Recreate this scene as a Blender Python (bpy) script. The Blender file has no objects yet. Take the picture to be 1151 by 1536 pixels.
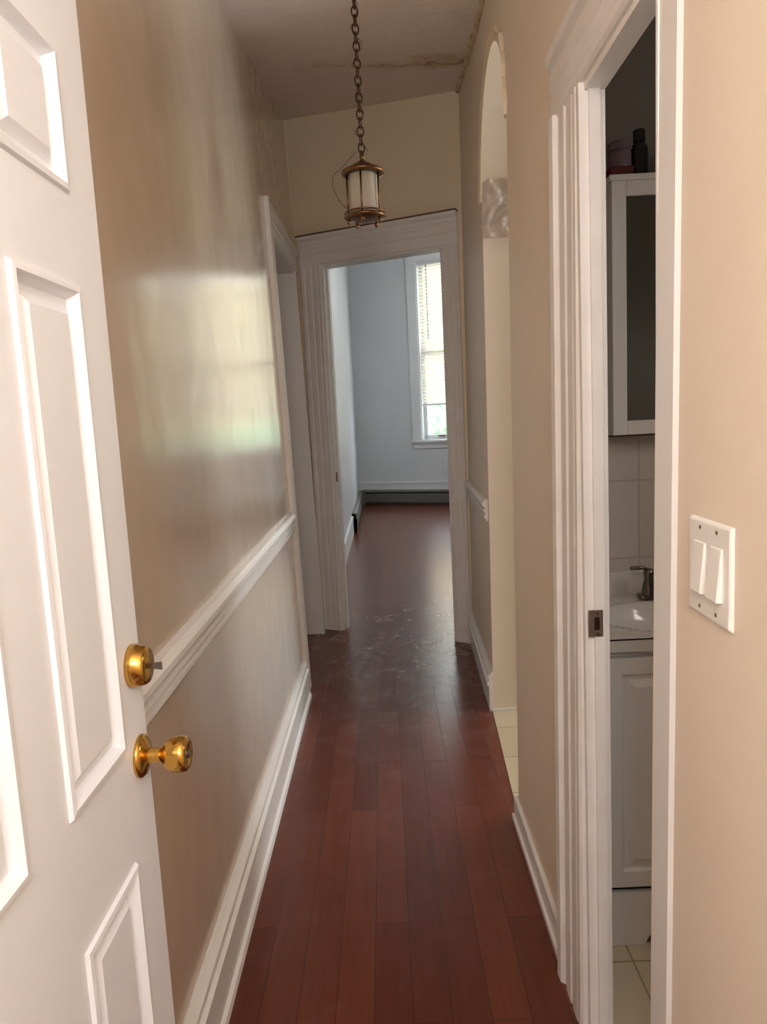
import bpy, bmesh, math, random
from mathutils import Vector, Matrix, noise
random.seed(3)
S=bpy.context.scene
C=S.collection
try:
    S.view_settings.view_transform='Standard'
    S.view_settings.look='None'
    S.view_settings.exposure=0
except Exception: pass

# ------------------------------------------------------------ materials
def srgb(r,g,b):
    f=lambda c:(c/255/12.92 if c/255<=.04045 else ((c/255+.055)/1.055)**2.4)
    return (f(r),f(g),f(b),1)
def newmat(name):
    m=bpy.data.materials.new(name); m.use_nodes=True
    nt=m.node_tree; p=nt.nodes['Principled BSDF']
    return m,nt,p
def N(nt,t,**k):
    n=nt.nodes.new(t)
    for a,b in k.items():
        if a in n.inputs.keys(): n.inputs[a].default_value=b
        else: setattr(n,a,b)
    return n
def paint(name,c1,c2,rough=.5,scale=1.5,bump=.02,bscale=40,big=0,bigscale=(3,3,3),metal=0,coat=0):
    m,nt,p=newmat(name)
    geo=N(nt,'ShaderNodeNewGeometry')
    n1=N(nt,'ShaderNodeTexNoise',Scale=scale,Detail=4.0)
    nt.links.new(geo.outputs['Position'],n1.inputs['Vector'])
    r=N(nt,'ShaderNodeValToRGB'); r.color_ramp.elements[0].position=.3; r.color_ramp.elements[1].position=.7
    r.color_ramp.elements[0].color=c1; r.color_ramp.elements[1].color=c2
    nt.links.new(n1.outputs['Fac'],r.inputs['Fac']); nt.links.new(r.outputs['Color'],p.inputs['Base Color'])
    p.inputs['Roughness'].default_value=rough; p.inputs['Metallic'].default_value=metal
    if coat:
        p.inputs['Coat Weight'].default_value=coat; p.inputs['Coat Roughness'].default_value=.15
    if bump:
        n2=N(nt,'ShaderNodeTexNoise',Scale=bscale,Detail=3.0)
        nt.links.new(geo.outputs['Position'],n2.inputs['Vector'])
        b=N(nt,'ShaderNodeBump',Strength=bump*5,Distance=.004)
        nt.links.new(n2.outputs['Fac'],b.inputs['Height'])
        if big:
            mp=N(nt,'ShaderNodeMapping'); mp.inputs['Scale'].default_value=bigscale
            nt.links.new(geo.outputs['Position'],mp.inputs['Vector'])
            n3=N(nt,'ShaderNodeTexNoise',Scale=1.0,Detail=2.0)
            nt.links.new(mp.outputs[0],n3.inputs['Vector'])
            b2=N(nt,'ShaderNodeBump',Strength=big,Distance=.03)
            nt.links.new(n3.outputs['Fac'],b2.inputs['Height'])
            nt.links.new(b2.outputs['Normal'],b.inputs['Normal'])
        nt.links.new(b.outputs['Normal'],p.inputs['Normal'])
    return m
M={}
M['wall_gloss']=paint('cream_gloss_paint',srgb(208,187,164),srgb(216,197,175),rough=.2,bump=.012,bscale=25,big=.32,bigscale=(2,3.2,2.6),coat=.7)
M['wall']=paint('cream_paint',srgb(238,222,201),srgb(243,230,212),rough=.45,bump=.02)
M['wall_end']=paint('cream_yellow_paint',srgb(240,224,192),srgb(244,231,204),rough=.5,bump=.02)
M['trim']=paint('white_trim_paint',srgb(238,234,228),srgb(244,242,238),rough=.36,bump=.02,bscale=60)
M['trim_worn']=paint('worn_trim_paint',srgb(236,230,222),srgb(243,240,235),rough=.4,scale=9,bump=.03,bscale=40)
M['door']=paint('white_door_paint',srgb(240,243,248),srgb(245,247,250),rough=.36,bump=.01,bscale=80)
M['room']=paint('pale_room_paint',srgb(212,216,218),srgb(220,223,224),rough=.42)
M['roomceil']=paint('room_ceiling_paint',srgb(230,230,228),srgb(236,236,234),rough=.7)
M['brass']=paint('polished_brass',srgb(204,158,74),srgb(216,172,90),rough=.2,metal=1,bump=0)
M['oldbrass']=paint('aged_brass',srgb(104,76,52),srgb(136,100,66),rough=.36,metal=1,bump=.05,bscale=60)
M['bronze']=paint('dark_bronze',srgb(62,44,34),srgb(88,64,48),rough=.4,metal=.9,bump=.05,bscale=90)
M['nickel']=paint('brushed_nickel',srgb(120,112,104),srgb(140,132,122),rough=.3,metal=1,bump=0)
M['iron']=paint('painted_strike_metal',srgb(104,86,72),srgb(132,114,98),rough=.45,metal=.5,bump=.1,bscale=120)
M['heater']=paint('grey_heater_enamel',srgb(112,110,104),srgb(126,123,117),rough=.45,metal=.2,bump=0)
M['heaterdark']=paint('heater_slot_shadow',srgb(34,32,30),srgb(48,45,42),rough=.7,bump=0)
M['plate']=paint('ivory_plastic',srgb(242,239,231),srgb(246,243,236),rough=.3,bump=0)
M['vanity']=paint('white_vanity_laminate',srgb(230,225,218),srgb(236,232,226),rough=.4,bump=.01)
M['basin']=paint('cultured_marble_white',srgb(222,216,206),srgb(230,225,216),rough=.15,scale=6,bump=0)
M['black']=paint('black_plastic',srgb(18,18,22),srgb(26,26,30),rough=.3,bump=0)
M['mauve']=paint('mauve_jar_plastic',srgb(110,92,104),srgb(122,104,114),rough=.4,bump=0)
M['maroon']=paint('maroon_box_card',srgb(84,26,30),srgb(98,34,38),rough=.5,bump=0)
M['marble']=paint('marble_threshold',srgb(176,168,152),srgb(214,208,196),rough=.3,scale=9,bump=.02)
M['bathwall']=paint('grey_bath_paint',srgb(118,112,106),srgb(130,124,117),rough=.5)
M['plaster']=paint('plaster_ornament_paint',srgb(208,194,180),srgb(226,215,203),rough=.6,scale=20,bump=.2,bscale=60)
M['wire']=paint('brown_wire',srgb(92,66,44),srgb(120,88,58),rough=.5,bump=0)
M['crack']=paint('peeling_plaster_edge',srgb(196,164,118),srgb(232,214,180),rough=.7,scale=14,bump=.2,bscale=50)
M['sash']=paint('white_sash_vinyl',srgb(228,230,230),srgb(236,238,238),rough=.35,bump=0)
M['building']=paint('tan_stucco',srgb(176,154,112),srgb(194,172,128),rough=.8,scale=1,bump=.1,bscale=20)
M['leaf']=paint('hedge_leaf',srgb(82,104,80),srgb(136,156,124),rough=.7,scale=8,bump=.3,bscale=20)
M['yard']=paint('yard_concrete',srgb(140,142,134),srgb(160,162,152),rough=.8)
M['mirror']=paint('mirror_silver',srgb(170,168,160),srgb(178,176,168),rough=.03,metal=1,bump=0)
def blindmat():
    m,nt,p=newmat('white_blind_slats')
    p.inputs['Base Color'].default_value=srgb(238,236,228); p.inputs['Roughness'].default_value=.4
    tr=N(nt,'ShaderNodeBsdfTranslucent'); tr.inputs['Color'].default_value=srgb(250,247,238)
    mx=N(nt,'ShaderNodeMixShader',Fac=.6)
    nt.links.new(p.outputs[0],mx.inputs[1]); nt.links.new(tr.outputs[0],mx.inputs[2])
    nt.links.new(mx.outputs[0],nt.nodes['Material Output'].inputs['Surface'])
    return m
M['blind']=blindmat()
def glassmat():
    m,nt,p=newmat('clear_window_glass')
    t=N(nt,'ShaderNodeBsdfTransparent'); g=N(nt,'ShaderNodeBsdfGlossy',Roughness=.02)
    mx=N(nt,'ShaderNodeMixShader',Fac=.06)
    nt.links.new(t.outputs[0],mx.inputs[1]); nt.links.new(g.outputs[0],mx.inputs[2])
    nt.links.new(mx.outputs[0],nt.nodes['Material Output'].inputs['Surface'])
    return m
M['glass']=glassmat()
def frostmat():
    m,nt,p=newmat('frosted_ribbed_glass')
    p.inputs['Base Color'].default_value=srgb(222,214,198); p.inputs['Roughness'].default_value=.35
    tr=N(nt,'ShaderNodeBsdfTranslucent'); tr.inputs['Color'].default_value=srgb(235,228,212)
    mx=N(nt,'ShaderNodeMixShader',Fac=.5)
    nt.links.new(p.outputs[0],mx.inputs[1]); nt.links.new(tr.outputs[0],mx.inputs[2])
    nt.links.new(mx.outputs[0],nt.nodes['Material Output'].inputs['Surface'])
    return m
M['frost']=frostmat()
def woodmat():
    m,nt,p=newmat('cherry_plank_floor')
    geo=N(nt,'ShaderNodeNewGeometry'); sep=N(nt,'ShaderNodeSeparateXYZ'); com=N(nt,'ShaderNodeCombineXYZ')
    nt.links.new(geo.outputs['Position'],sep.inputs[0])
    nt.links.new(sep.outputs['Y'],com.inputs['X']); nt.links.new(sep.outputs['X'],com.inputs['Y'])
    br=N(nt,'ShaderNodeTexBrick')
    br.offset=.37; br.offset_frequency=2
    br.inputs['Scale'].default_value=1; br.inputs['Brick Width'].default_value=1.0; br.inputs['Row Height'].default_value=.098
    br.inputs['Mortar Size'].default_value=.0009; br.inputs['Mortar Smooth'].default_value=.2; br.inputs['Bias'].default_value=0
    br.inputs['Color1'].default_value=srgb(100,48,33); br.inputs['Color2'].default_value=srgb(118,61,43); br.inputs['Mortar'].default_value=srgb(64,28,19)
    nt.links.new(com.outputs[0],br.inputs['Vector'])
    mp=N(nt,'ShaderNodeMapping'); mp.inputs['Scale'].default_value=(1.5,20,1)
    nt.links.new(com.outputs[0],mp.inputs['Vector'])
    n=N(nt,'ShaderNodeTexNoise',Scale=2.0,Detail=5.0); nt.links.new(mp.outputs[0],n.inputs['Vector'])
    r=N(nt,'ShaderNodeValToRGB'); r.color_ramp.elements[0].position=.3; r.color_ramp.elements[1].position=.75
    r.color_ramp.elements[0].color=(.84,.83,.83,1); r.color_ramp.elements[1].color=(1.05,1.05,1.05,1)
    nt.links.new(n.outputs['Fac'],r.inputs['Fac'])
    mx=N(nt,'ShaderNodeMix',data_type='RGBA',blend_type='MULTIPLY'); mx.inputs[0].default_value=1
    nt.links.new(br.outputs['Color'],mx.inputs[6]); nt.links.new(r.outputs['Color'],mx.inputs[7])
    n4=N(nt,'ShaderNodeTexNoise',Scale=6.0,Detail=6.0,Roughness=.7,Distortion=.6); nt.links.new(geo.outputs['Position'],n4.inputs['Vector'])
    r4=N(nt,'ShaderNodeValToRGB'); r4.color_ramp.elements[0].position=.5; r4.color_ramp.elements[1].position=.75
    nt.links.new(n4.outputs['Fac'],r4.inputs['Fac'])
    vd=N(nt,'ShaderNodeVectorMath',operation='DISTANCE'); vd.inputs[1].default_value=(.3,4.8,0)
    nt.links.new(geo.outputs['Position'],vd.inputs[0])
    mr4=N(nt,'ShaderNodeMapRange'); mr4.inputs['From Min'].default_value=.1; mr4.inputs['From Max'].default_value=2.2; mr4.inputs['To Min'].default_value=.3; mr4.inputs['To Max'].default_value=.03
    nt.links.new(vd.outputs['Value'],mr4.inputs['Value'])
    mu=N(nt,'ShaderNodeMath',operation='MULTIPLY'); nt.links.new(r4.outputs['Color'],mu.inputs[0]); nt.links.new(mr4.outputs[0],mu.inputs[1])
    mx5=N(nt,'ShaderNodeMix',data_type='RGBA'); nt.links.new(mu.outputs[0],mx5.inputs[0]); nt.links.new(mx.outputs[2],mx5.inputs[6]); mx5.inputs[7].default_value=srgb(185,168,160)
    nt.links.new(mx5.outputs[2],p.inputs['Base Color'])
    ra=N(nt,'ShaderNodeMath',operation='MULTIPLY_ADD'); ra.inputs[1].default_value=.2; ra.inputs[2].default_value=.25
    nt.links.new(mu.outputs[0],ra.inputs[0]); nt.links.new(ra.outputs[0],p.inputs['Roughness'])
    b=N(nt,'ShaderNodeBump',Strength=.3,Distance=.0015); b.invert=True
    nt.links.new(br.outputs['Fac'],b.inputs['Height'])
    nt.links.new(b.outputs['Normal'],p.inputs['Normal'])
    return m
M['wood']=woodmat()
def tilemat(name,c1,c2,mort,w,h,axes,off=0,rough=.3):
    m,nt,p=newmat(name)
    geo=N(nt,'ShaderNodeNewGeometry'); sep=N(nt,'ShaderNodeSeparateXYZ'); com=N(nt,'ShaderNodeCombineXYZ')
    nt.links.new(geo.outputs['Position'],sep.inputs[0])
    nt.links.new(sep.outputs[axes[0]],com.inputs['X']); nt.links.new(sep.outputs[axes[1]],com.inputs['Y'])
    br=N(nt,'ShaderNodeTexBrick'); br.offset=off
    br.inputs['Scale'].default_value=1; br.inputs['Brick Width'].default_value=w; br.inputs['Row Height'].default_value=h
    br.inputs['Mortar Size'].default_value=.003; br.inputs['Color1'].default_value=c1; br.inputs['Color2'].default_value=c2; br.inputs['Mortar'].default_value=mort
    nt.links.new(com.outputs[0],br.inputs['Vector']); nt.links.new(br.outputs['Color'],p.inputs['Base Color'])
    p.inputs['Roughness'].default_value=rough
    b=N(nt,'ShaderNodeBump',Strength=.4,Distance=.002); b.invert=True
    nt.links.new(br.outputs['Fac'],b.inputs['Height']); nt.links.new(b.outputs['Normal'],p.inputs['Normal'])
    return m
M['tile']=tilemat('beige_floor_tile',srgb(202,186,156),srgb(212,198,170),srgb(160,144,118),.3,.3,'XY')
M['walltile']=tilemat('pale_wall_tile',srgb(206,196,184),srgb(212,203,192),srgb(190,180,168),.2,.25,'XZ')
def ceilmat():
    m,nt,p=newmat('stained_ceiling_paint')
    geo=N(nt,'ShaderNodeNewGeometry'); sep=N(nt,'ShaderNodeSeparateXYZ'); nt.links.new(geo.outputs['Position'],sep.inputs[0])
    n=N(nt,'ShaderNodeTexNoise',Scale=5.0,Detail=6.0); nt.links.new(geo.outputs['Position'],n.inputs['Vector'])
    a=N(nt,'ShaderNodeMath',operation='SUBTRACT'); a.inputs[1].default_value=4.0; nt.links.new(sep.outputs['Y'],a.inputs[0])
    w=N(nt,'ShaderNodeMath',operation='MULTIPLY_ADD'); w.inputs[1].default_value=.5; w.inputs[2].default_value=-.25
    nt.links.new(n.outputs['Fac'],w.inputs[0])
    ad=N(nt,'ShaderNodeMath',operation='ADD'); nt.links.new(a.outputs[0],ad.inputs[0]); nt.links.new(w.outputs[0],ad.inputs[1])
    ab=N(nt,'ShaderNodeMath',operation='ABSOLUTE'); nt.links.new(ad.outputs[0],ab.inputs[0])
    mr=N(nt,'ShaderNodeMapRange'); mr.inputs['From Min'].default_value=0; mr.inputs['From Max'].default_value=.13
    mr.inputs['To Min'].default_value=.8; mr.inputs['To Max'].default_value=0; nt.links.new(ab.outputs[0],mr.inputs['Value'])
    cr=N(nt,'ShaderNodeMapRange'); cr.inputs['From Min'].default_value=0; cr.inputs['From Max'].default_value=.018
    cr.inputs['To Min'].default_value=.7; cr.inputs['To Max'].default_value=0; nt.links.new(ab.outputs[0],cr.inputs['Value'])
    mx2=N(nt,'ShaderNodeMapRange'); mx2.inputs['From Min'].default_value=-.45; mx2.inputs['From Max'].default_value=.3
    nt.links.new(sep.outputs['X'],mx2.inputs['Value'])
    mu=N(nt,'ShaderNodeMath',operation='MULTIPLY'); nt.links.new(mr.outputs[0],mu.inputs[0]); nt.links.new(mx2.outputs[0],mu.inputs[1])
    mc=N(nt,'ShaderNodeMath',operation='MULTIPLY'); nt.links.new(cr.outputs[0],mc.inputs[0]); nt.links.new(mx2.outputs[0],mc.inputs[1])
    c=N(nt,'ShaderNodeMix',data_type='RGBA'); c.inputs[6].default_value=srgb(243,230,220); c.inputs[7].default_value=srgb(206,174,128)
    nt.links.new(mu.outputs[0],c.inputs[0])
    c2=N(nt,'ShaderNodeMix',data_type='RGBA'); c2.inputs[7].default_value=srgb(130,100,70)
    nt.links.new(mc.outputs[0],c2.inputs[0]); nt.links.new(c.outputs[2],c2.inputs[6]); nt.links.new(c2.outputs[2],p.inputs['Base Color'])
    p.inputs['Roughness'].default_value=.6
    b=N(nt,'ShaderNodeBump',Strength=.5,Distance=.03); nt.links.new(n.outputs['Fac'],b.inputs['Height']); nt.links.new(b.outputs['Normal'],p.inputs['Normal'])
    return m
M['ceil']=ceilmat()

# ------------------------------------------------------------ mesh helpers
def mk(name,verts,faces,mat,parent=None,smooth=False,kind=None,label=None,cat=None,bevel=0,fixn=True):
    me=bpy.data.meshes.new(name); me.from_pydata([tuple(v) for v in verts],[],faces)
    if fixn:
        bm=bmesh.new(); bm.from_mesh(me); bmesh.ops.recalc_face_normals(bm,faces=bm.faces[:]); bm.to_mesh(me); bm.free()
    me.materials.append(M[mat] if isinstance(mat,str) else mat)
    ob=bpy.data.objects.new(name,me); C.objects.link(ob)
    if smooth:
        for p in me.polygons: p.use_smooth=True
    if parent: ob.parent=parent
    if kind: ob['kind']=kind
    if label: ob['label']=label
    if cat: ob['category']=cat
    if bevel:
        b=ob.modifiers.new('bevel','BEVEL'); b.width=bevel; b.segments=2; b.limit_method='ANGLE'
    return ob
class Geo:
    def __init__(s): s.v=[]; s.f=[]
    def add(s,v,f):
        o=len(s.v); s.v+= [Vector(x) for x in v]; s.f+=[tuple(i+o for i in q) for q in f]
    def hexa(s,p):
        s.add(p,[(0,3,2,1),(4,5,6,7),(0,1,5,4),(1,2,6,5),(2,3,7,6),(3,0,4,7)])
    def box(s,x0,x1,y0,y1,z0,z1):
        s.hexa([(x0,y0,z0),(x1,y0,z0),(x1,y1,z0),(x0,y1,z0),(x0,y0,z1),(x1,y0,z1),(x1,y1,z1),(x0,y1,z1)])
    def obox(s,o,U,V,W,u0,u1,v0,v1,w0,w1):
        P=lambda u,v,w:o+U*u+V*v+W*w
        s.hexa([P(u0,v0,w0),P(u1,v0,w0),P(u1,v1,w0),P(u0,v1,w0),P(u0,v0,w1),P(u1,v0,w1),P(u1,v1,w1),P(u0,v1,w1)])
    def prism(s,poly,o,U,V,W,w0,w1):
        n=len(poly); v=[]
        for a,b in poly: v.append(o+U*a+V*b+W*w0)
        for a,b in poly: v.append(o+U*a+V*b+W*w1)
        f=[tuple(range(n)),tuple(range(2*n-1,n-1,-1))]+[(i,(i+1)%n,n+(i+1)%n,n+i) for i in range(n)]
        s.add(v,f)
    def lathe(s,pts,o,A,seg=32):
        A=Vector(A).normalized(); o=Vector(o)
        U=A.orthogonal().normalized(); V=A.cross(U)
        v=[];f=[];n=len(pts)
        for i in range(seg):
            t=2*math.pi*i/seg
            for r,h in pts: v.append(o+A*h+(U*math.cos(t)+V*math.sin(t))*r)
        for i in range(seg):
            j=(i+1)%seg
            for k in range(n-1): f.append((i*n+k,j*n+k,j*n+k+1,i*n+k+1))
        s.add(v,f)
    def tube(s,path,r,seg=8,closed=False):
        path=[Vector(p) for p in path]; n=len(path); v=[];f=[]
        up=None
        for i,p in enumerate(path):
            if closed: t=path[(i+1)%n]-path[i-1]
            else: t=path[min(i+1,n-1)]-path[max(i-1,0)]
            t.normalize()
            if up is None: up=t.orthogonal().normalized()
            up=(up-t*up.dot(t)).normalized(); w=t.cross(up)
            rr=r(i) if callable(r) else r
            for k in range(seg):
                a=2*math.pi*k/seg; v.append(p+(up*math.cos(a)+w*math.sin(a))*rr)
        m=n if closed else n-1
        for i in range(m):
            j=(i+1)%n
            for k in range(seg):
                l=(k+1)%seg; f.append((i*seg+k,i*seg+l,j*seg+l,j*seg+k))
        if not closed:
            f.append(tuple(range(seg))); f.append(tuple((n-1)*seg+k for k in range(seg)))
        s.add(v,f)
    def make(s,name,mat,**k): return mk(name,s.v,s.f,mat,**k)
X_=Vector((1,0,0));Y_=Vector((0,1,0));Z_=Vector((0,0,1))
def empty(name,loc,label,cat):
    e=bpy.data.objects.new(name,None); e.location=loc; e.empty_display_size=.1; C.objects.link(e); e['label']=label; e['category']=cat
    return e
def adopt(par,ob):
    ob.parent=par; ob.matrix_parent_inverse=Matrix.Translation(par.location).inverted(); return ob
def fluted(w,t,n=3):
    return [(0,0),(.6*t,0),(.85*t,w*.04),(.85*t,w*.12),(.65*t,w*.15),(.65*t,w*.18),(.78*t,w*.21),(.78*t,w*.40),(.62*t,w*.43),(.62*t,w*.45),
            (.85*t,w*.49),(.85*t,w*.70),(.68*t,w*.73),(.68*t,w*.77),(1.2*t,w*.82),(1.3*t,w*.95),(1.1*t,w),(0,w)]

# ------------------------------------------------------------ plan functions
def XL(z): return -.499-.018*z
def XR(y):
    if y<2.5: return .42
    if y<3.5: return .425+.05*(y-2.5)
    return .475+.03*(y-3.5)/1.15
def ceilz(y): return 2.607+.162*max(y,1.0)
def DE(x):
    if x<-.55: return 5.104
    if x>.55: return 4.576
    return 4.84-.48*x
H=3.9

g=Geo()
def lseg(y0,y1,z0,z1,t=.15):
    g.hexa([(XL(z0)-t,y0,z0),(XL(z0),y0,z0),(XL(z0),y1,z0),(XL(z0)-t,y1,z0),(XL(z1)-t,y0,z1),(XL(z1),y0,z1),(XL(z1),y1,z1),(XL(z1)-t,y1,z1)])
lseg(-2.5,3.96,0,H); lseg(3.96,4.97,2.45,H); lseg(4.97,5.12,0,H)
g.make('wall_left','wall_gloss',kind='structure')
g=Geo(); g.box(-1.5,-1.45,3.5,5.3,0,2.9); g.box(-1.5,-.66,3.45,3.5,0,2.9); g.box(-1.5,-.72,5.24,5.3,0,2.9); g.box(-1.5,-.66,3.45,5.3,2.85,2.9)
g.make('wall_left_blocker','trim',kind='structure')  # unseen box added behind the side opening to keep sky light out
BY0,BY1=1.16,1.57
g=Geo()
def rseg(y0,y1,za0,za1,z1,t):
    x0,x1=XR(y0+1e-6),XR(y1-1e-6); ln=.008
    g.hexa([(x0+ln*za0,y0,za0),(x0+t,y0,za0),(x1+t,y1,za1),(x1+ln*za1,y1,za1),(x0+ln*z1,y0,z1),(x0+t,y0,z1),(x1+t,y1,z1),(x1+ln*z1,y1,z1)])
rseg(-2.5,BY0,0,0,H,.055); rseg(BY0,BY1,2.13,2.13,H,.055); rseg(BY1,2.34,0,0,H,.055)
rseg(2.34,2.5,0,0,H,.25); rseg(2.5,2.54,0,0,H,.25)
ay0,ay1,asp=2.54,3.5,2.43
ac=(ay0+ay1)/2; ar=(ay1-ay0)/2; AK=.84
def archz(y): return asp+ar*AK*math.sqrt(max(0,1-((y-ac)/ar)**2))
K=28
ys=[ac-ar*math.cos(math.pi*i/K) for i in range(K+1)]
for i in range(K): rseg(ys[i],ys[i+1],archz(ys[i]),archz(ys[i+1]),H,.25)
rseg(3.5,4.66,0,0,H,.25)
g.make('wall_right','wall',kind='structure')
g=Geo()
off=Vector((.03,.12,0))
def eseg(x0,x1,z0,z1):
    a=Vector((x0,DE(x0),0)); b=Vector((x1,DE(x1),0))
    v=[a,b,b+off,a+off]
    g.hexa([p+Z_*z0 for p in v]+[p+Z_*z1 for p in v])
OL,OR,OT=-.368,.408,2.495
eseg(-1.5,-.55,0,4.3); eseg(-.55,OL,0,4.3); eseg(OL,OR,OT,4.3); eseg(OR,.55,0,4.3); eseg(.55,3.3,0,4.3)
g.make('wall_end','wall_end',kind='structure')
g=Geo(); g.box(-.62,-.475,5.16,12.6,0,4.3); g.make('wall_room_left','room',kind='structure')
g=Geo(); g.box(3.2,3.3,4.6,12.6,0,4.3); g.make('wall_room_right','room',kind='structure')
WU=Vector((1,-.409,0)).normalized(); WN=Vector((-.409,-1,0)).normalized()
WO=Vector((0,12.13,0)); sc=math.sqrt(1+.409**2)
g=Geo()
wz0,wz1=1.04,3.82
wins=[(.60,1.55),(2.05,3.0)]
cols=[(-.7,.60,0,4.3),(.60,1.55,0,wz0),(.60,1.55,wz1,4.3),(1.55,2.05,0,4.3),(2.05,3.0,0,wz0),(2.05,3.0,wz1,4.3),(3.0,3.4,0,4.3)]
for a,b,c,d in cols: g.obox(WO,WU,-WN,Z_,a*sc,b*sc,0,.22,c,d)
g.make('wall_room_back','room',kind='structure')
g=Geo(); g.box(-.7,.6,-2.6,-2.5,0,H); g.make('wall_rear_blocker','wall',kind='structure')  # unseen wall added behind the camera to shut out sky light
g=Geo(); g.box(.47,3.3,2.34,2.44,0,H); g.make('wall_bathroom_back','bathwall',kind='structure')
g=Geo(); g.box(.475,1.9,2.325,2.34,0,1.39); g.make('wall_bathroom_tile','walltile',kind='structure')
g=Geo(); g.box(1.9,2.0,.4,2.34,0,H); g.make('wall_bathroom_right','bathwall',kind='structure')
g=Geo(); g.box(.475,2.0,.4,.5,0,H); g.make('wall_bathroom_front','bathwall',kind='structure')
g=Geo(); g.box(3.2,3.3,2.44,3.0,0,H); g.box(3.2,3.3,4.0,4.58,0,H); g.box(3.2,3.3,3.0,4.0,0,1.0); g.box(3.2,3.3,3.0,4.0,2.6,H)  # unseen window opening added to let sky light through the arch
g.make('wall_kitchen_right','wall',kind='structure')

g=Geo(); g.box(-1.5,.425,-2.5,2.34,-.08,0); g.box(-1.5,.62,2.34,4.58,-.08,0)
g.box(-1.5,3.3,4.58,12.7,-.08,0); g.make('floor','wood',kind='structure')
g=Geo()
pl=[(XR(y)-.004,y) for y in (2.44,2.5,3.0,3.5)]+[(3.2,3.5),(3.2,2.44)]
g.prism(pl,Vector((0,0,0)),X_,Y_,Z_,-.1,.004); g.box(.6,3.2,3.5,4.6,-.1,.004); g.make('floor_kitchen','tile',kind='structure')
g=Geo(); g.box(.425,1.9,.5,2.34,-.08,.003); g.make('floor_bathroom','tile',kind='structure')
g=Geo(); g.box(.405,.49,BY0,BY1,0,.016); g.make('trim_threshold','marble',kind='structure',bevel=.004)
g=Geo()
def cs(y0,y1,x0=-1.5,x1=3.3):
    a,b=ceilz(y0),ceilz(y1)
    g.hexa([(x0,y0,a),(x1,y0,a),(x1,y1,b),(x0,y1,b),(x0,y0,a+.1),(x1,y0,a+.1),(x1,y1,b+.1),(x0,y1,b+.1)])
cs(-2.6,1.0); cs(1.0,4.58); cs(4.58,5.12,-1.5,.55)
g.make('ceiling','ceil',kind='structure')
g=Geo(); g.box(-.8,3.4,4.5,12.8,4.25,4.35); g.make('ceiling_room','roomceil',kind='structure')

# ------------------------------------------------------------ trims
def leanU(z=1): return Vector((-.018,0,1))
tn=[0]
def trim(g,mat='trim',name=None,**k):
    tn[0]+=1
    return g.make(name or 'trim_%d'%tn[0],mat,kind='structure',**k)
rail=[(0,0),(.008,.0),(.012,.006),(.012,.012),(.022,.018),(.022,.030),(.012,.034),(.012,.040),(.027,.048),(.027,.060),(.015,.064),(.015,.070),(.034,.078),(.034,.092),(.026,.098),(.02,.106),(0,.11)]
g=Geo(); g.prism(rail,Vector((XL(.95),0,.898)),X_,leanU(),Y_,-2.4,3.80); trim(g)
bb=[(0,0),(.02,0),(.02,.130),(.03,.134),(.03,.150),(.018,.158),(.018,.166),(.024,.172),(.022,.184),(.010,.197),(.004,.205),(0,.205)]
g=Geo(); g.prism(bb,Vector((XL(0),0,0)),X_,leanU(),Y_,-2.4,3.82)
g.prism([(0.02,0),(.034,0),(.03,.014),(.02,.02)],Vector((XL(0),0,0)),X_,leanU(),Y_,-2.4,3.82)
g.make('baseboard_left','trim',kind='structure')
L_=leanU()
g=Geo(); cw=.145
g.prism([(a,cw-b) for a,b in fluted(cw,.02)],Vector((XL(0),3.82,0)),X_,Y_,L_,0,2.6)
trim(g,'trim_worn')
g=Geo()
g.prism(fluted(.14,.02),Vector((XL(2.45),0,2.45)),X_,L_,Y_,3.83,5.06)
trim(g,'trim_worn')
g=Geo()
for ya in (3.955,4.955):
    e0=.002 if ya<4 else .012
    g.hexa([(XL(0)-.16,ya,0),(XL(0)+e0,ya,0),(XL(0)+e0,ya+.018,0),(XL(0)-.16,ya+.018,0),(XL(2.45)-.16,ya,2.45),(XL(2.45)+e0,ya,2.45),(XL(2.45)+e0,ya+.018,2.45),(XL(2.45)-.16,ya+.018,2.45)])
g.box(-.70,-.54,3.96,4.97,2.435,2.45)
trim(g,'trim')
EU=Vector((1,-.48,0)).normalized(); EN=Vector((-.48,-1,0)).normalized(); es=math.sqrt(1+.48**2); EO=Vector((0,4.84,0))
g=Geo()
wl=.135*es
g.prism([(a,b) for a,b in fluted(wl,.018)],EO+EU*(OL*es),EN,-EU,Z_,0,OT+.0)
trim(g,'trim_worn')
g=Geo()
g.prism([(a,b) for a,b in fluted(.092*es,.018)],EO+EU*(OR*es),EN,EU,Z_,0,OT)
trim(g,'trim_worn')
g=Geo()
g.prism([(0,0),(.015,0),(.018,.02),(.018,.06),(.012,.065),(.018,.07),(.018,.10),(.025,.11),(.025,.125),(.02,.13),(.022,.15),(.04,.165),(.045,.182),(0,.182)],EO+Z_*OT,EN,Z_,EU,-.505*es,.50*es)
trim(g,'trim')
g=Geo()
g.prism([(0,.182),(.05,.182),(.052,.19),(0,.19)],EO+Z_*OT,EN,Z_,EU,-.508*es,.503*es)
trim(g,'wire')
g=Geo()
for x,sg in ((OL,1),(OR,-1)):
    a=Vector((x,DE(x),0)); b=a+off; w=Vector((.014*sg,-.006*sg,0))
    g.hexa([a,a+w,b+w,b]+[p+Z_*OT for p in (a,a+w,b+w,b)])
    m0=a+off*.45+w; m1=a+off*.75+w; w2=Vector((.012*sg,-.005*sg,0))
    g.hexa([m0,m0+w2,m1+w2,m1]+[p+Z_*OT for p in (m0,m0+w2,m1+w2,m1)])
a=Vector((OL,DE(OL),OT-.012)); b=Vector((OR,DE(OR),OT-.012))
g.hexa([a,b,b+off,a+off]+[p+Z_*.014 for p in (a,b,b+off,a+off)])
trim(g,'trim')
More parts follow.
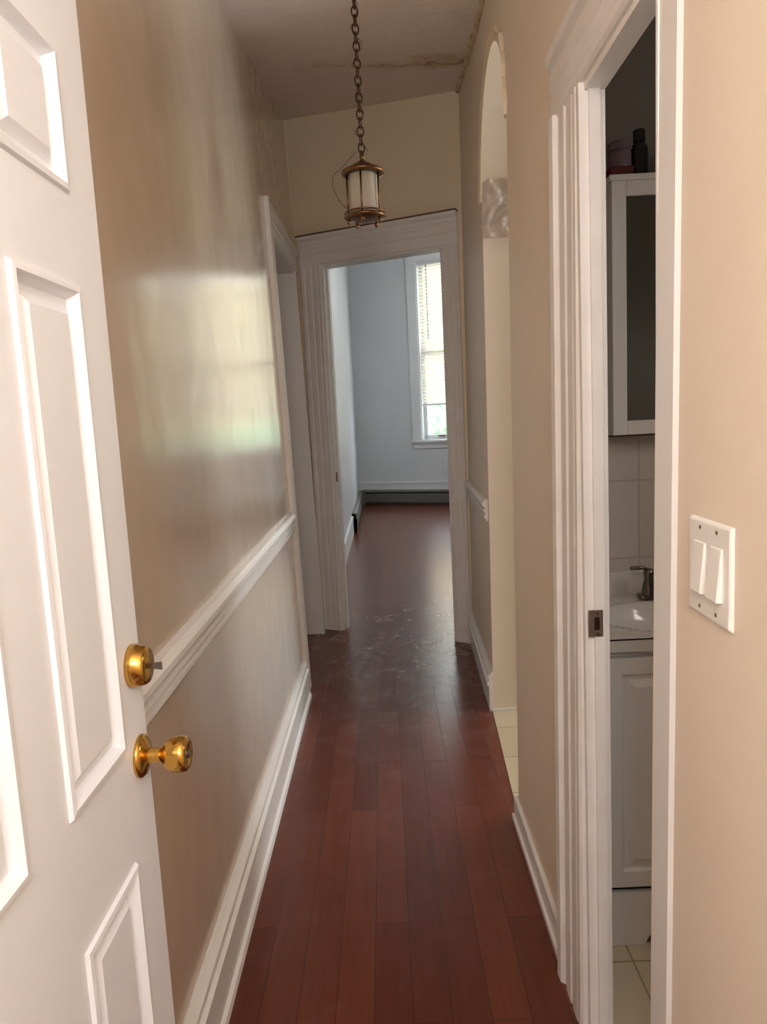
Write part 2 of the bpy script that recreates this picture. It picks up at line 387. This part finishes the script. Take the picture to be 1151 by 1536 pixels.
# small strike plate on inner doorway jamb
a=Vector((OL,DE(OL),0))+off*.12+Vector((.0145,-.006,0)); o1=off*.25; w=Vector((.002,-.0008,0))
e=empty('strike_plate',a+Z_*1.08,'small dark strike plate on the inner doorway jamb','door hardware')
g=Geo(); g.hexa([a+Z_*1.05,a+w+Z_*1.05,a+w+o1+Z_*1.05,a+o1+Z_*1.05,a+Z_*1.115,a+w+Z_*1.115,a+w+o1+Z_*1.115,a+o1+Z_*1.115]); adopt(e,g.make('plate','iron'))
RU=Vector((.03,1.15,0)).normalized(); RN=Vector((-1.15,.03,0)).normalized()
g=Geo(); g.prism([(a*.8,b) for a,b in rail],Vector((.475+.008,3.5,.95)),RN,Z_,RU,.06,1.12); trim(g)
g=Geo(); g.prism(bb,Vector((.477,3.5,0)),RN,Z_,RU,0.0,1.13); g.make('baseboard_right','trim',kind='structure')
g=Geo(); g.box(.408,.421,1.80,2.53,0,.085); g.box(.400,.41,1.80,2.53,0,.018); g.box(.41,.43,2.53,2.542,0,.085)
g.make('baseboard_right_near','trim',kind='structure')
g=Geo(); g.box(.47,.72,3.488,3.5,0.004,.014);g.make('baseboard_arch','trim_worn',kind='structure')
g=Geo(); K2=40
for i in range(K2):
    t0=math.pi*i/K2; t1=math.pi*(i+1)/K2
    q=[]
    for t in (t0,t1):
        for rr in (0,.04):
            w_=rr*(1+.8*noise.noise(Vector((t*5,0,0))))
            q.append((ac-(ar+w_)*math.cos(t),asp+(ar*AK+w_)*math.sin(t)))
    def P(yz,o): y,z=yz; return Vector((XR(y)+.008*z-o,y,z))
    b0,b1,c0,c1=q
    g.hexa([P(b0,-.01),P(b0,.006),P(c0,.006),P(c0,-.01),P(b1,-.01),P(b1,.014),P(c1,.014),P(c1,-.01)])
trim(g,'wall_end')
# rough peeling plaster bead where the right wall meets the ceiling
g=Geo(); pth=[]
for i in range(70):
    y=2.9+i*.0243; z=ceilz(y)-.004
    pth.append((XR(y)+.008*z-.004+.012*noise.noise(Vector((y*9,0,1))),y,z+.014*noise.noise(Vector((y*7,3,0)))))
g.tube(pth,lambda i:.012+.012*noise.noise(Vector((i*.35,5,2))),10); trim(g,'crack',smooth=True)
def corbel(yface,sy):
    v=[];f=[];nu,nv=40,50; zb,zh,x0,xw=2.27,.24,.492,.24
    for j in range(nv+1):
        t=j/nv; z=zb+zh*t
        prof=.010+.045*t**1.5
        for i in range(nu+1):
            s=i/nu; x=x0+xw*s
            leaf=.024*math.sin(s*math.pi*3+math.sin(t*7)*1.2)**2
            nz=.014*noise.noise(Vector((x*30,z*30,yface)))+.008*noise.noise(Vector((x*90,z*90,yface)))
            edge=min(1,min(s,1-s)*10)
            v.append((x,yface+sy*(prof+leaf+nz)*edge,z))
    for j in range(nv):
        for i in range(nu):
            a=j*(nu+1)+i; f.append((a,a+1,a+nu+2,a+nu+1))
    o=len(v); v+=[(x0,yface,zb),(x0+xw,yface,zb),(x0+xw,yface,zb+zh),(x0,yface,zb+zh)]
    f.append((o,o+1,o+2,o+3))
    f.append(tuple([o]+list(range(0,nu+1))+[o+1])); f.append(tuple([o+3]+[nv*(nu+1)+i for i in range(nu+1)]+[o+2]))
    tn[0]+=1
    return mk('trim_%d'%tn[0],v,f,'plaster',kind='structure',smooth=True)
corbel(3.5,-1)

g=Geo(); bw=.205
g.prism([(a,b) for a,b in fluted(bw,.024,4)],Vector((.42,1.575,0)),-X_,Y_,Vector((.008,0,1)),0,2.14)
trim(g,'trim_worn')
g=Geo()
g.prism([(a,b) for a,b in fluted(.155,.024,3)],Vector((.436,0,2.13)),-X_,Z_,Y_,BY0-.08,1.79)
trim(g,'trim_worn')
g=Geo()
g.prism([(0,0),(.006,0),(.006,.07),(0,.078)],Vector((.42,BY0+.002,0)),-X_,-Y_,Vector((.008,0,1)),0,2.14); trim(g,'trim')
g=Geo(); g.box(.417,.470,1.555,1.572,0,2.13); g.box(.436,.458,1.545,1.556,0,2.12); 
g.box(.428,.470,BY0-.002,BY0+.006,0,2.13); g.box(.428,.470,BY0,1.57,2.115,2.132); trim(g,'trim_worn')
e=empty('strike_plate',(.44,1.55,1.02),'brown metal latch strike plate screwed to a white door jamb','door hardware')
g=Geo(); g.box(.421,.453,1.5435,1.5455,.996,1.056); adopt(e,g.make('plate','iron',bevel=.001))
g=Geo(); g.box(.434,.445,1.5425,1.5437,1.012,1.040); adopt(e,g.make('latch_hole','bronze'))
for zc in (1.003,1.049):
    g=Geo(); g.lathe([(0,0),(.004,0),(.003,.0015),(0,.002)],(.44,1.5435,zc),(0,-1,0),12); adopt(e,g.make('screw','nickel'))

g=Geo(); g.box(-.475,-.455,5.25,9.25,0,.2); g.box(-.475,-.45,5.25,9.25,.2,.22); g.make('baseboard_room_left','sash',kind='structure')
g=Geo(); g.obox(WO,WU,WN,Z_,-.47*sc,3.2*sc,0,.02,0,.34); g.obox(WO,WU,WN,Z_,-.47*sc,3.2*sc,0,.03,.34,.37); g.make('baseboard_room_back','sash',kind='structure')
hp=[(0,.03),(.05,.03),(.06,.05),(.065,.17),(.06,.18),(.045,.18),(.045,.205),(.06,.215),(.03,.245),(0,.245)]
def heater(o,U,Nn,l0,l1,label):
    e=empty('baseboard_heater',o+U*((l0+l1)/2),label,'heater')
    g=Geo(); g.prism(hp,o,Nn,Z_,U,l0,l1); adopt(e,g.make('cover','heater'))
    g=Geo(); g.obox(o,U,Nn,Z_,l0+.02,l1-.02,.045,.0605,.183,.203); g.obox(o,U,Nn,Z_,l0,l1,.01,.055,.0,.03); adopt(e,g.make('slot_shade_strip','heaterdark'))  # dark strips fill the slot and floor gap; shade put into colour
    for q in (l0,l1-.03):
        g=Geo(); g.obox(o,U,Nn,Z_,q,q+.03,0,.069,.0,.25); adopt(e,g.make('end_cap','heater',bevel=.004))
heater(WO+WN*.031,WU,WN,-.37*sc,1.9*sc,'long grey metal baseboard heater under the window')
heater(Vector((-.474,0,0)),Y_,X_,9.3,12.15,'grey metal baseboard heater along the white side wall')

def window(n,a,b):
    a*=sc;b*=sc
    g=Geo()
    g.obox(WO,WU,WN,Z_,a-.13,a-.0,0,.025,wz0-.0,wz1+.13); g.obox(WO,WU,WN,Z_,b,b+.13,0,.025,wz0,wz1+.13)
    g.obox(WO,WU,WN,Z_,a,b,0,.025,wz1,wz1+.13); g.obox(WO,WU,WN,Z_,a-.15,b+.15,0,.04,wz1+.13,wz1+.16)
    g.obox(WO,WU,WN,Z_,a-.15,a-.12,0,.035,wz0,wz1+.13)
    g.obox(WO,WU,-WN,Z_,a,a+.015,0,.22,wz0,wz1); g.obox(WO,WU,-WN,Z_,b-.015,b,0,.22,wz0,wz1); g.obox(WO,WU,-WN,Z_,a,b,0,.22,wz1-.015,wz1); g.obox(WO,WU,-WN,Z_,a,b,0,.22,wz0,wz0+.012)
    w=g.make('window_%d'%n,'sash',kind='structure')
    g=Geo(); g.obox(WO,WU,WN,Z_,a-.17,b+.17,-.04,.07,wz0-.035,wz0); g.obox(WO,WU,WN,Z_,a-.14,b+.14,0,.022,wz0-.13,wz0-.035)
    g.make('sill','sash',parent=w,bevel=.004)
    mid=(wz0+wz1)/2
    def sash(z0,z1,dp):
        g=Geo(); t=.055
        g.obox(WO,WU,-WN,Z_,a+.015,a+.015+t,dp,dp+.035,z0,z1); g.obox(WO,WU,-WN,Z_,b-.015-t,b-.015,dp,dp+.035,z0,z1)
        g.obox(WO,WU,-WN,Z_,a+.015,b-.015,dp,dp+.035,z0,z0+t*1.2); g.obox(WO,WU,-WN,Z_,a+.015,b-.015,dp,dp+.035,z1-t,z1)
        s=g.make('sash','sash',parent=w,bevel=.003)
        g=Geo(); g.obox(WO,WU,-WN,Z_,a+.06,b-.06,dp+.015,dp+.019,z0+.05,z1-.05); g.make('glass_pane','glass',parent=s)
        return s
    s=sash(wz0+.012,mid+.03,.10); sash(mid-.03,wz1-.012,.145)
    for q in (a+.25,b-.37):
        g=Geo(); g.obox(WO,WU,-WN,Z_,q,q+.12,.075,.1,wz0+.05,wz0+.075)
        g.make('sash_lift','iron',parent=s,bevel=.003)
    e=empty('venetian_blind',WO+WU*((a+b)/2)-WN*.04+Z_*wz1,'white slatted venetian blind mostly lowered over a bright window','blind')
    g=Geo(); g.obox(WO,WU,-WN,Z_,a+.02,b-.02,.02,.06,wz1-.055,wz1-.016); adopt(e,g.make('headrail','sash'))
    g=Geo(); z=wz1-.08; zb=1.62
    A=math.radians(54)
    while z>zb:
        d=Vector(WN)*math.cos(A)*.025+Z_*math.sin(A)*-.025
        c=WO-WN*.04+Z_*z
        p0=c+WU*(a+.025); p1=c+WU*(b-.025); th=Z_*.0012
        g.hexa([p0-d,p1-d,p1+d,p0+d,p0-d+th,p1-d+th,p1+d+th,p0+d+th]); z-=.052
    adopt(e,g.make('slats','blind'))
    g=Geo(); g.obox(WO,WU,-WN,Z_,a+.02,b-.02,.025,.055,zb-.03,zb-.005); adopt(e,g.make('bottom_rail','sash',bevel=.003))
    for q in (a+.18,b-.18,(a+b)/2):
        g=Geo(); g.tube([WO+WU*q-WN*.012+Z_*(wz1-.05),WO+WU*q-WN*.012+Z_*zb],.0015,6)
        adopt(e,g.make('ladder_cord','sash'))
    g=Geo(); g.tube([WO+WU*(a+.17)-WN*.005+Z_*(wz1-.06),WO+WU*(a+.17)-WN*.003+Z_*(wz1-1.2)],.006,8); adopt(e,g.make('tilt_wand','heater'))
    return w
window(1,*wins[0]); window(2,*wins[1])

g=Geo(); g.box(-20,30,12.9,60,-3.2,-3.0); g.make('ground_yard','yard',kind='structure')
g=Geo()
g.box(-6,16,26,34,-3,6.2); g.box(-6.1,16.1,25.9,26,6.0,6.4)
e=empty('neighboring_building',(5,30,-3),'tan stucco building across the back yard','building')
adopt(e,g.make('facade','building'))
def bush(x,y,r,zc):
    bm=bmesh.new(); bmesh.ops.create_icosphere(bm,subdivisions=5,radius=r)
    for v in bm.verts:
        k=1+.28*noise.noise(v.co*2.3/r*1.2)+.16*noise.noise(v.co*9/r)+.08*noise.noise(v.co*22/r)
        v.co*=k; v.co.z*=1.1; v.co+=Vector((x,y,zc))
    me=bpy.data.meshes.new('foliage'); bm.to_mesh(me); bm.free(); me.materials.append(M['leaf'])
    o=bpy.data.objects.new('foliage',me); C.objects.link(o)
    e=empty('tree',(x,y,-3),'leafy green tree in the back yard','tree'); adopt(e,o)
    g=Geo(); g.tube([(x,y,-3),(x+.05,y,-1.5),(x,y,zc)],.14,10); adopt(e,g.make('trunk','wire'))
bush(1.6,17.5,1.4,.0); bush(6.4,20.5,1.6,.2); bush(-3.2,20,1.5,-.6)

def panel_face(g,ds,zs,cells,levels,P):
    for i in range(len(ds)-1):
        for j in range(len(zs)-1):
            d0,d1,z0,z1=ds[i],ds[i+1],zs[j],zs[j+1]
            if (i,j) not in cells:
                g.add([P(d0,z0,0),P(d1,z0,0),P(d1,z1,0),P(d0,z1,0)],[(0,1,2,3)])
            else:
                v=[];f=[]
                for ins,h in levels: v+=[P(d0+ins,z0+ins,h),P(d1-ins,z0+ins,h),P(d1-ins,z1-ins,h),P(d0+ins,z1-ins,h)]
                for k in range(len(levels)-1):
                    for q in range(4):
                        r=(q+1)%4; f.append((k*4+q,k*4+r,k*4+4+r,k*4+4+q))
                k=(len(levels)-1)*4; f.append((k,k+1,k+2,k+3)); g.add(v,f)
XD=-.40
g=Geo()
ds=[.42,.53,.717,.82,1.008,1.105]
zs=[.012,.22,.86,1.032,1.688,1.805,1.985,2.13]
cells={(i,j) for i in (1,3) for j in (1,3,5)}
lv=[(0,0),(.003,.005),(.010,.006),(.014,.001),(.020,-.009),(.028,-.009),(.032,-.006),(.042,.001)]
P=lambda d,z,h:Vector((XD+h,d,z))
panel_face(g,ds,zs,cells,lv,P)
P2=lambda d,z,h:Vector((XD-.044-h,d,z))
panel_face(g,ds,zs,cells,lv,P2)
a,b,c,d=ds[0],ds[-1],zs[0],zs[-1]
for q in [((a,c),(b,c)),((b,c),(b,d)),((b,d),(a,d)),((a,d),(a,c))]:
    (p0,r0),(p1,r1)=q
    g.add([(XD,p0,r0),(XD,p1,r1),(XD-.044,p1,r1),(XD-.044,p0,r0)],[(0,1,2,3)])
door=g.make('door_1','door',kind='structure')
def knob(y,z):
    g=Geo(); g.lathe([(0,0),(.033,0),(.033,.004),(.028,.009),(.016,.012),(0.012,.014)],(XD,y,z),X_,40)
    k=g.make('door_knob','brass',parent=door,smooth=True); k['label']='polished brass round door knob'
    g=Geo(); g.lathe([(.012,.010),(.0115,.03),(.014,.036),(.022,.042),(.0265,.05),(.0275,.066),(.0255,.072),(.022,.0745),(.012,.0745),(.011,.072),(0,.072)],(XD,y,z),X_,40)
    g.make('knob_grip','brass',parent=k,smooth=True)
    g=Geo(); g.lathe([(0,.072),(.007,.072),(.007,.0755),(0,.0755)],(XD,y,z),X_,20); g.make('lock_cylinder','nickel',parent=k)
knob(1.068,.997)
g=Geo(); g.lathe([(0,0),(.033,0),(.033,.006),(.029,.022),(.026,.026),(.015,.027),(0,.027)],(XD,1.068,1.141),X_,40)
db=g.make('deadbolt','brass',parent=door,smooth=True); db['label']='brass deadbolt cylinder with a key left in it'
g=Geo(); g.hexa([(XD+.026,1.067,1.136),(XD+.046,1.067,1.133),(XD+.046,1.0695,1.133),(XD+.026,1.0695,1.136),(XD+.026,1.067,1.143),(XD+.046,1.067,1.145),(XD+.046,1.0695,1.145),(XD+.026,1.0695,1.143)])
g.make('key','nickel',parent=db)

e=empty('light_switch',(.42,.965,1.275),'ivory double rocker light switch plate on cream wall','light switch')
SX=.42+.008*1.27
y0_,y1_,z0_,z1_=.90,1.03,1.20,1.338
g=Geo(); g.hexa([(SX,y0_,z0_),(SX,y1_,z0_),(SX,y1_,z1_),(SX,y0_,z1_),(SX-.006,y0_+.004,z0_+.004),(SX-.006,y1_-.004,z0_+.004),(SX-.006,y1_-.004,z1_-.004),(SX-.006,y0_+.004,z1_-.004)])
adopt(e,g.make('switch_plate','plate',bevel=.002))
for yc in (.94,.99):
    g=Geo(); g.hexa([(SX-.004,yc-.018,1.234),(SX-.004,yc+.018,1.234),(SX-.004,yc+.018,1.306),(SX-.004,yc-.018,1.306),(SX-.014,yc-.017,1.235),(SX-.014,yc+.017,1.235),(SX-.008,yc+.017,1.305),(SX-.008,yc-.017,1.305)])
    adopt(e,g.make('rocker','plate',bevel=.0015))
    for zc in (1.215,1.325):
        g=Geo(); g.lathe([(0,0),(.003,0),(.002,.0012),(0,.0012)],(SX-.006,yc,zc),-X_,12); adopt(e,g.make('screw','nickel'))

LX,LY=-.034,2.8
e=empty('pendant_lantern',(LX,LY,ceilz(LY)),'aged brass hanging lantern with frosted glass cylinder on a chain','ceiling light')
top=2.405
g=Geo(); g.lathe([(0,0),(.06,0),(.058,-.012),(.03,-.03),(.012,-.038),(0,-.04)],(LX,LY,ceilz(LY)+.005),Z_,32); adopt(e,g.make('canopy','oldbrass',smooth=True))
g=Geo(); z=top+.018; i=0
zt=ceilz(LY)-.03
while z<zt:
    path=[]
    for k in range(16):
        t=2*math.pi*k/16; a_=.011*math.cos(t); b_=.019*math.sin(t)
        path.append(Vector((LX+(a_ if i%2 else a_*.3),LY+(a_*.3 if i%2 else a_),z+b_)))
    g.tube(path,.003,6,closed=True); z+=.0285; i+=1
adopt(e,g.make('chain','bronze',smooth=True))
g=Geo(); path=[]
n=60
for k in range(n+1):
    t=k/n; z=zt+.0-(zt-top-.01)*t; s=.012+.008*math.sin(k*.9)
    path.append((LX+s*math.cos(k*.55)*1.1,LY+s*math.sin(k*.55),z))
g.tube(path,.0016,6)
path=[]
for k in range(21):
    t=k/20
    path.append((LX-.02-.075*math.sin(math.pi*t)-.03*t,LY-.02,top+.03-.20*t-.03*math.sin(t*9)*.3))
g.tube(path,.0013,6)
adopt(e,g.make('cord','wire',smooth=True))
g=Geo()
g.lathe([(0,.03),(.008,.03),(.01,.02),(.006,.014),(.012,.008),(.03,-.002),(.05,-.014),(.06,-.022),(.076,-.026),(.078,-.032),(.076,-.038),(.058,-.04),(.056,-.036),(0,-.034)],(LX,LY,top-.006),Z_,40)
adopt(e,g.make('cap','oldbrass',smooth=True))
g=Geo(); g.lathe([(.050,-.046),(.052,-.05),(.052,-.186),(.050,-.19),(.047,-.186),(.047,-.05),(.050,-.046)],(LX,LY,top),Z_,40)
adopt(e,g.make('glass_shade','frost',smooth=True))
for k in range(5):
    t=math.pi*2/5*k+1.45+math.pi; x=LX+.060*math.cos(t); y=LY+.060*math.sin(t)
    g=Geo(); g.tube([(x,y,top-.04),(x,y,top-.205)],.0036,10)
    g.lathe([(0,-.02),(.005,-.018),(.008,-.01),(.006,-.003),(.004,0)],(x,y,top-.200),Z_,12)
    adopt(e,g.make('post','oldbrass',smooth=True))
g=Geo(); g.lathe([(.0,-.184),(.05,-.184),(.062,-.188),(.073,-.186),(.077,-.191),(.073,-.197),(.05,-.2),(.035,-.204),(.0,-.204)],(LX,LY,top),Z_,40)
adopt(e,g.make('base_ring','oldbrass',smooth=True))
g=Geo(); g.tube([(LX+.072*math.cos(2*math.pi*k/32),LY+.072*math.sin(2*math.pi*k/32),top-.178) for k in range(32)],.003,8,closed=True)
adopt(e,g.make('gallery_rail','oldbrass',smooth=True))

e=empty('vanity_cabinet',(.78,2.08,0),'white bathroom vanity with raised panel doors and scalloped base','cabinet')
vx0,vx1,vy0,vy1=.49,1.12,1.87,2.32
g=Geo(); g.box(vx0,vx1,vy0,vy0+.02,.16,.852); g.box(vx0,vx1,vy0,vy1,.16,.18); g.box(vx0,vx0+.018,vy0,vy1,.003,.852); g.box(vx1-.018,vx1,vy0,vy1,.003,.852); g.box(vx0,vx1,vy1-.01,vy1,.16,.852)
adopt(e,g.make('body','vanity'))
g=Geo()
pts=[(vx0,.003),(.655,.003),(.66,.02),(.67,.035),(.69,.048),(.72,.055),(.9,.055),(.93,.048),(.95,.035),(.96,.003),(vx1,.003),(vx1,.165),(vx0,.165)]
g.prism(pts,Vector((0,vy0-.012,0)),X_,Z_,Y_,0,.018); adopt(e,g.make('kick_plate','vanity',bevel=.002))
lv2=[(0,0),(.045,0),(.052,-.007),(.060,-.007),(.082,.0)]
for x0,x1 in ((.545,.83),(.834,1.11)):
    g=Geo(); zz=(.185,.835); Pd=lambda d,z,h:Vector((d,vy0-.02+h*-1,z))
    panel_face(g,[x0,x1],list(zz),{(0,0)},lv2,Pd)
    for p,q in (((x0,zz[0]),(x1,zz[0])),((x1,zz[0]),(x1,zz[1])),((x1,zz[1]),(x0,zz[1])),((x0,zz[1]),(x0,zz[0]))):
        g.add([(p[0],vy0-.02,p[1]),(q[0],vy0-.02,q[1]),(q[0],vy0-.001,q[1]),(p[0],vy0-.001,p[1])],[(0,1,2,3)])
    d_=adopt(e,g.make('door','vanity'))
    g=Geo(); kx=x1-.03 if x0<.6 else x0+.03
    g.lathe([(0.005,0),(.006,.01),(.014,.016),(.014,.022),(0,.026)],(kx,vy0-.02,.72),(0,-1,0),20); kn=g.make('knob','nickel',parent=d_,smooth=True)
v=[];f=[];nx,ny=48,36; tx0,tx1,ty0,ty1=.478,1.14,1.845,2.322
for j in range(ny+1):
    for i in range(nx+1):
        x=tx0+(tx1-tx0)*i/nx; y=ty0+(ty1-ty0)*j/ny
        r=math.sqrt(((x-.81)/.22)**2+((y-2.04)/.15)**2)
        z=.884-(.11*(1-min(r,1)**2)**.6 if r<1 else 0)+(.004 if 1<=r<1.12 else 0)
        v.append((x,y,z))
for j in range(ny):
    for i in range(nx):
        a=j*(nx+1)+i; f.append((a,a+1,a+nx+2,a+nx+1))
top_=mk('sink_top',v,f,'basin',smooth=True,label='white cultured marble sink top with oval basin on the vanity',cat='sink')
g=Geo(); g.box(tx0,tx1,ty0,ty0+.012,.853,.884); g.box(tx0,tx0+.01,ty0,ty1,.853,.884); g.box(tx1-.01,tx1,ty0,ty1,.853,.884); g.make('rim','basin',parent=top_)
g=Geo(); g.box(tx0,tx1,ty1-.022,ty1-.002,.88,.96); g.make('backsplash','basin',parent=top_,bevel=.004)
fx=.86
e=empty('faucet',(fx,2.24,.886),'brushed nickel lever faucet on the sink','faucet')
g=Geo(); g.box(fx-.09,fx+.09,2.215,2.265,.885,.9); adopt(e,g.make('base','nickel',bevel=.006))
for sx in (-1,1):
    cx_=fx+sx*.06
    g=Geo(); g.lathe([(0.022,0),(.020,.02),(.014,.05),(.016,.07),(.012,.082),(0,.084)],(cx_,2.24,.898),Z_,24)
    g.tube([(cx_,2.24,.976),(cx_+sx*.02,2.232,.986),(cx_+sx*.06,2.222,.988)],.006,10); adopt(e,g.make('handle','nickel',smooth=True))
g=Geo(); g.tube([(fx,2.24,.898),(fx,2.24,.94),(fx,2.22,.965),(fx,2.18,.968),(fx,2.15,.945)],.011,14); adopt(e,g.make('spout','nickel',smooth=True))
e=empty('medicine_cabinet',(.87,2.26,1.40),'white framed mirrored medicine cabinet above the sink','cabinet')
mx0,mx1,my0,my1,mz0,mz1=.682,1.08,2.2,2.324,1.40,2.125
g=Geo(); g.box(mx0+.004,mx1-.004,my0+.02,my1,mz0,mz1); g.box(mx0-.006,mx1+.006,my0-.004,my1,mz1,mz1+.015); adopt(e,g.make('body','vanity'))
g=Geo(); t=.042
for q in ((mx0,mx0+t,mz0,mz1),(mx1-t,mx1,mz0,mz1),(mx0+t,mx1-t,mz0,mz0+t),(mx0+t,mx1-t,mz1-t,mz1)): g.box(q[0],q[1],my0,my0+.02,q[2],q[3])
dr=adopt(e,g.make('door','vanity',bevel=.003))
g=Geo(); g.box(mx0+t,mx1-t,my0+.008,my0+.012,mz0+t,mz1-t); g.make('mirror','mirror',parent=dr)
g=Geo(); g.lathe([(0,0),(.024,0),(.025,.004),(.025,.08),(.021,.092),(.014,.096),(.014,.10),(.017,.101),(.017,.132),(.015,.134),(0,.134)],(.778,2.25,mz1+.0155),Z_,28)
b_=g.make('toiletry_bottle','black',smooth=False,label='black plastic toiletry bottle standing on the medicine cabinet',cat='bottle')
g=Geo(); g.lathe([(0,0),(.03,0),(.032,.005),(.032,.045),(.03,.05),(.034,.052),(.034,.07),(.031,.073),(0,.073)],(.722,2.25,mz1+.0155+.028),Z_,28)
g.make('cosmetic_jar','mauve',label='mauve plastic jar stacked on a maroon box',cat='jar')
g=Geo(); g.box(.685,.752,2.215,2.29,mz1+.0155,mz1+.0435); g.make('small_box','maroon',label='flat maroon box on the medicine cabinet',cat='box',bevel=.002)

# ------------------------------------------------------------ lights
def point(name,loc,e_,col,r=.12):
    l=bpy.data.lights.new(name,'POINT'); l.energy=e_; l.color=col; l.shadow_soft_size=r
    o=bpy.data.objects.new(name,l); o.location=loc; C.objects.link(o)
point('landing_fill_light',(.05,-.5,2.1),60,(.98,.97,1),.25)  # unseen fill added behind the camera, standing in for stair hall daylight
point('kitchen_fill_light',(1.8,3.5,2.7),13,(1,.97,.97),.15)  # added fill without a fixture, brightens the space behind the arch
point('bathroom_fill_light',(1.65,1.5,1.7),8,(1,.93,.87),.12)  # invented source out of view, lifts the vanity and tile
point('far_room_fill_light',(1.9,8.2,3.8),75,(.92,.96,1),.3)  # added fill out of view, raises the far room walls to daylight level
def portal(c,rot,sx,sy):
    l=bpy.data.lights.new('window_portal','AREA'); l.shape='RECTANGLE'; l.size=sx; l.size_y=sy; l.cycles.is_portal=True
    o=bpy.data.objects.new('window_portal',l); o.matrix_world=Matrix.Translation(c)@rot.to_matrix().to_4x4(); C.objects.link(o)
for a,b in wins:
    m=(a+b)/2; portal(WO+WU*(m*sc)-WN*.24+Z_*((wz0+wz1)/2),WN.to_track_quat('-Z','Y'),(b-a)*sc,wz1-wz0)
portal(Vector((3.32,3.5,1.8)),Vector((-1,0,0)).to_track_quat('-Z','Y'),1.0,1.6)
w=bpy.data.worlds.new('sky'); S.world=w; w.use_nodes=True
bg=w.node_tree.nodes['Background']; bg.inputs[0].default_value=(.84,.92,1,1); bg.inputs[1].default_value=10.5

# ------------------------------------------------------------ camera
Xc=Vector((.9987744,-.0489908,-.0070455)); Yc=Vector((.0004505,-.1333439,.9910697)); Zc=Vector((-.0494928,-.9898583,-.1331584))
right=Vector((Xc.x,Yc.x,Zc.x)); up=-Vector((Xc.y,Yc.y,Zc.y)); back=-Vector((Xc.z,Yc.z,Zc.z))
m=Matrix((( right.x,up.x,back.x,0),(right.y,up.y,back.y,0),(right.z,up.z,back.z,1.5),(0,0,0,1)))
cam=bpy.data.cameras.new('camera'); cam.sensor_fit='VERTICAL'; cam.sensor_height=36; cam.sensor_width=27; cam.lens=36*1100/1536; cam.clip_start=.05
co=bpy.data.objects.new('camera',cam); co.matrix_world=m; C.objects.link(co); S.camera=co
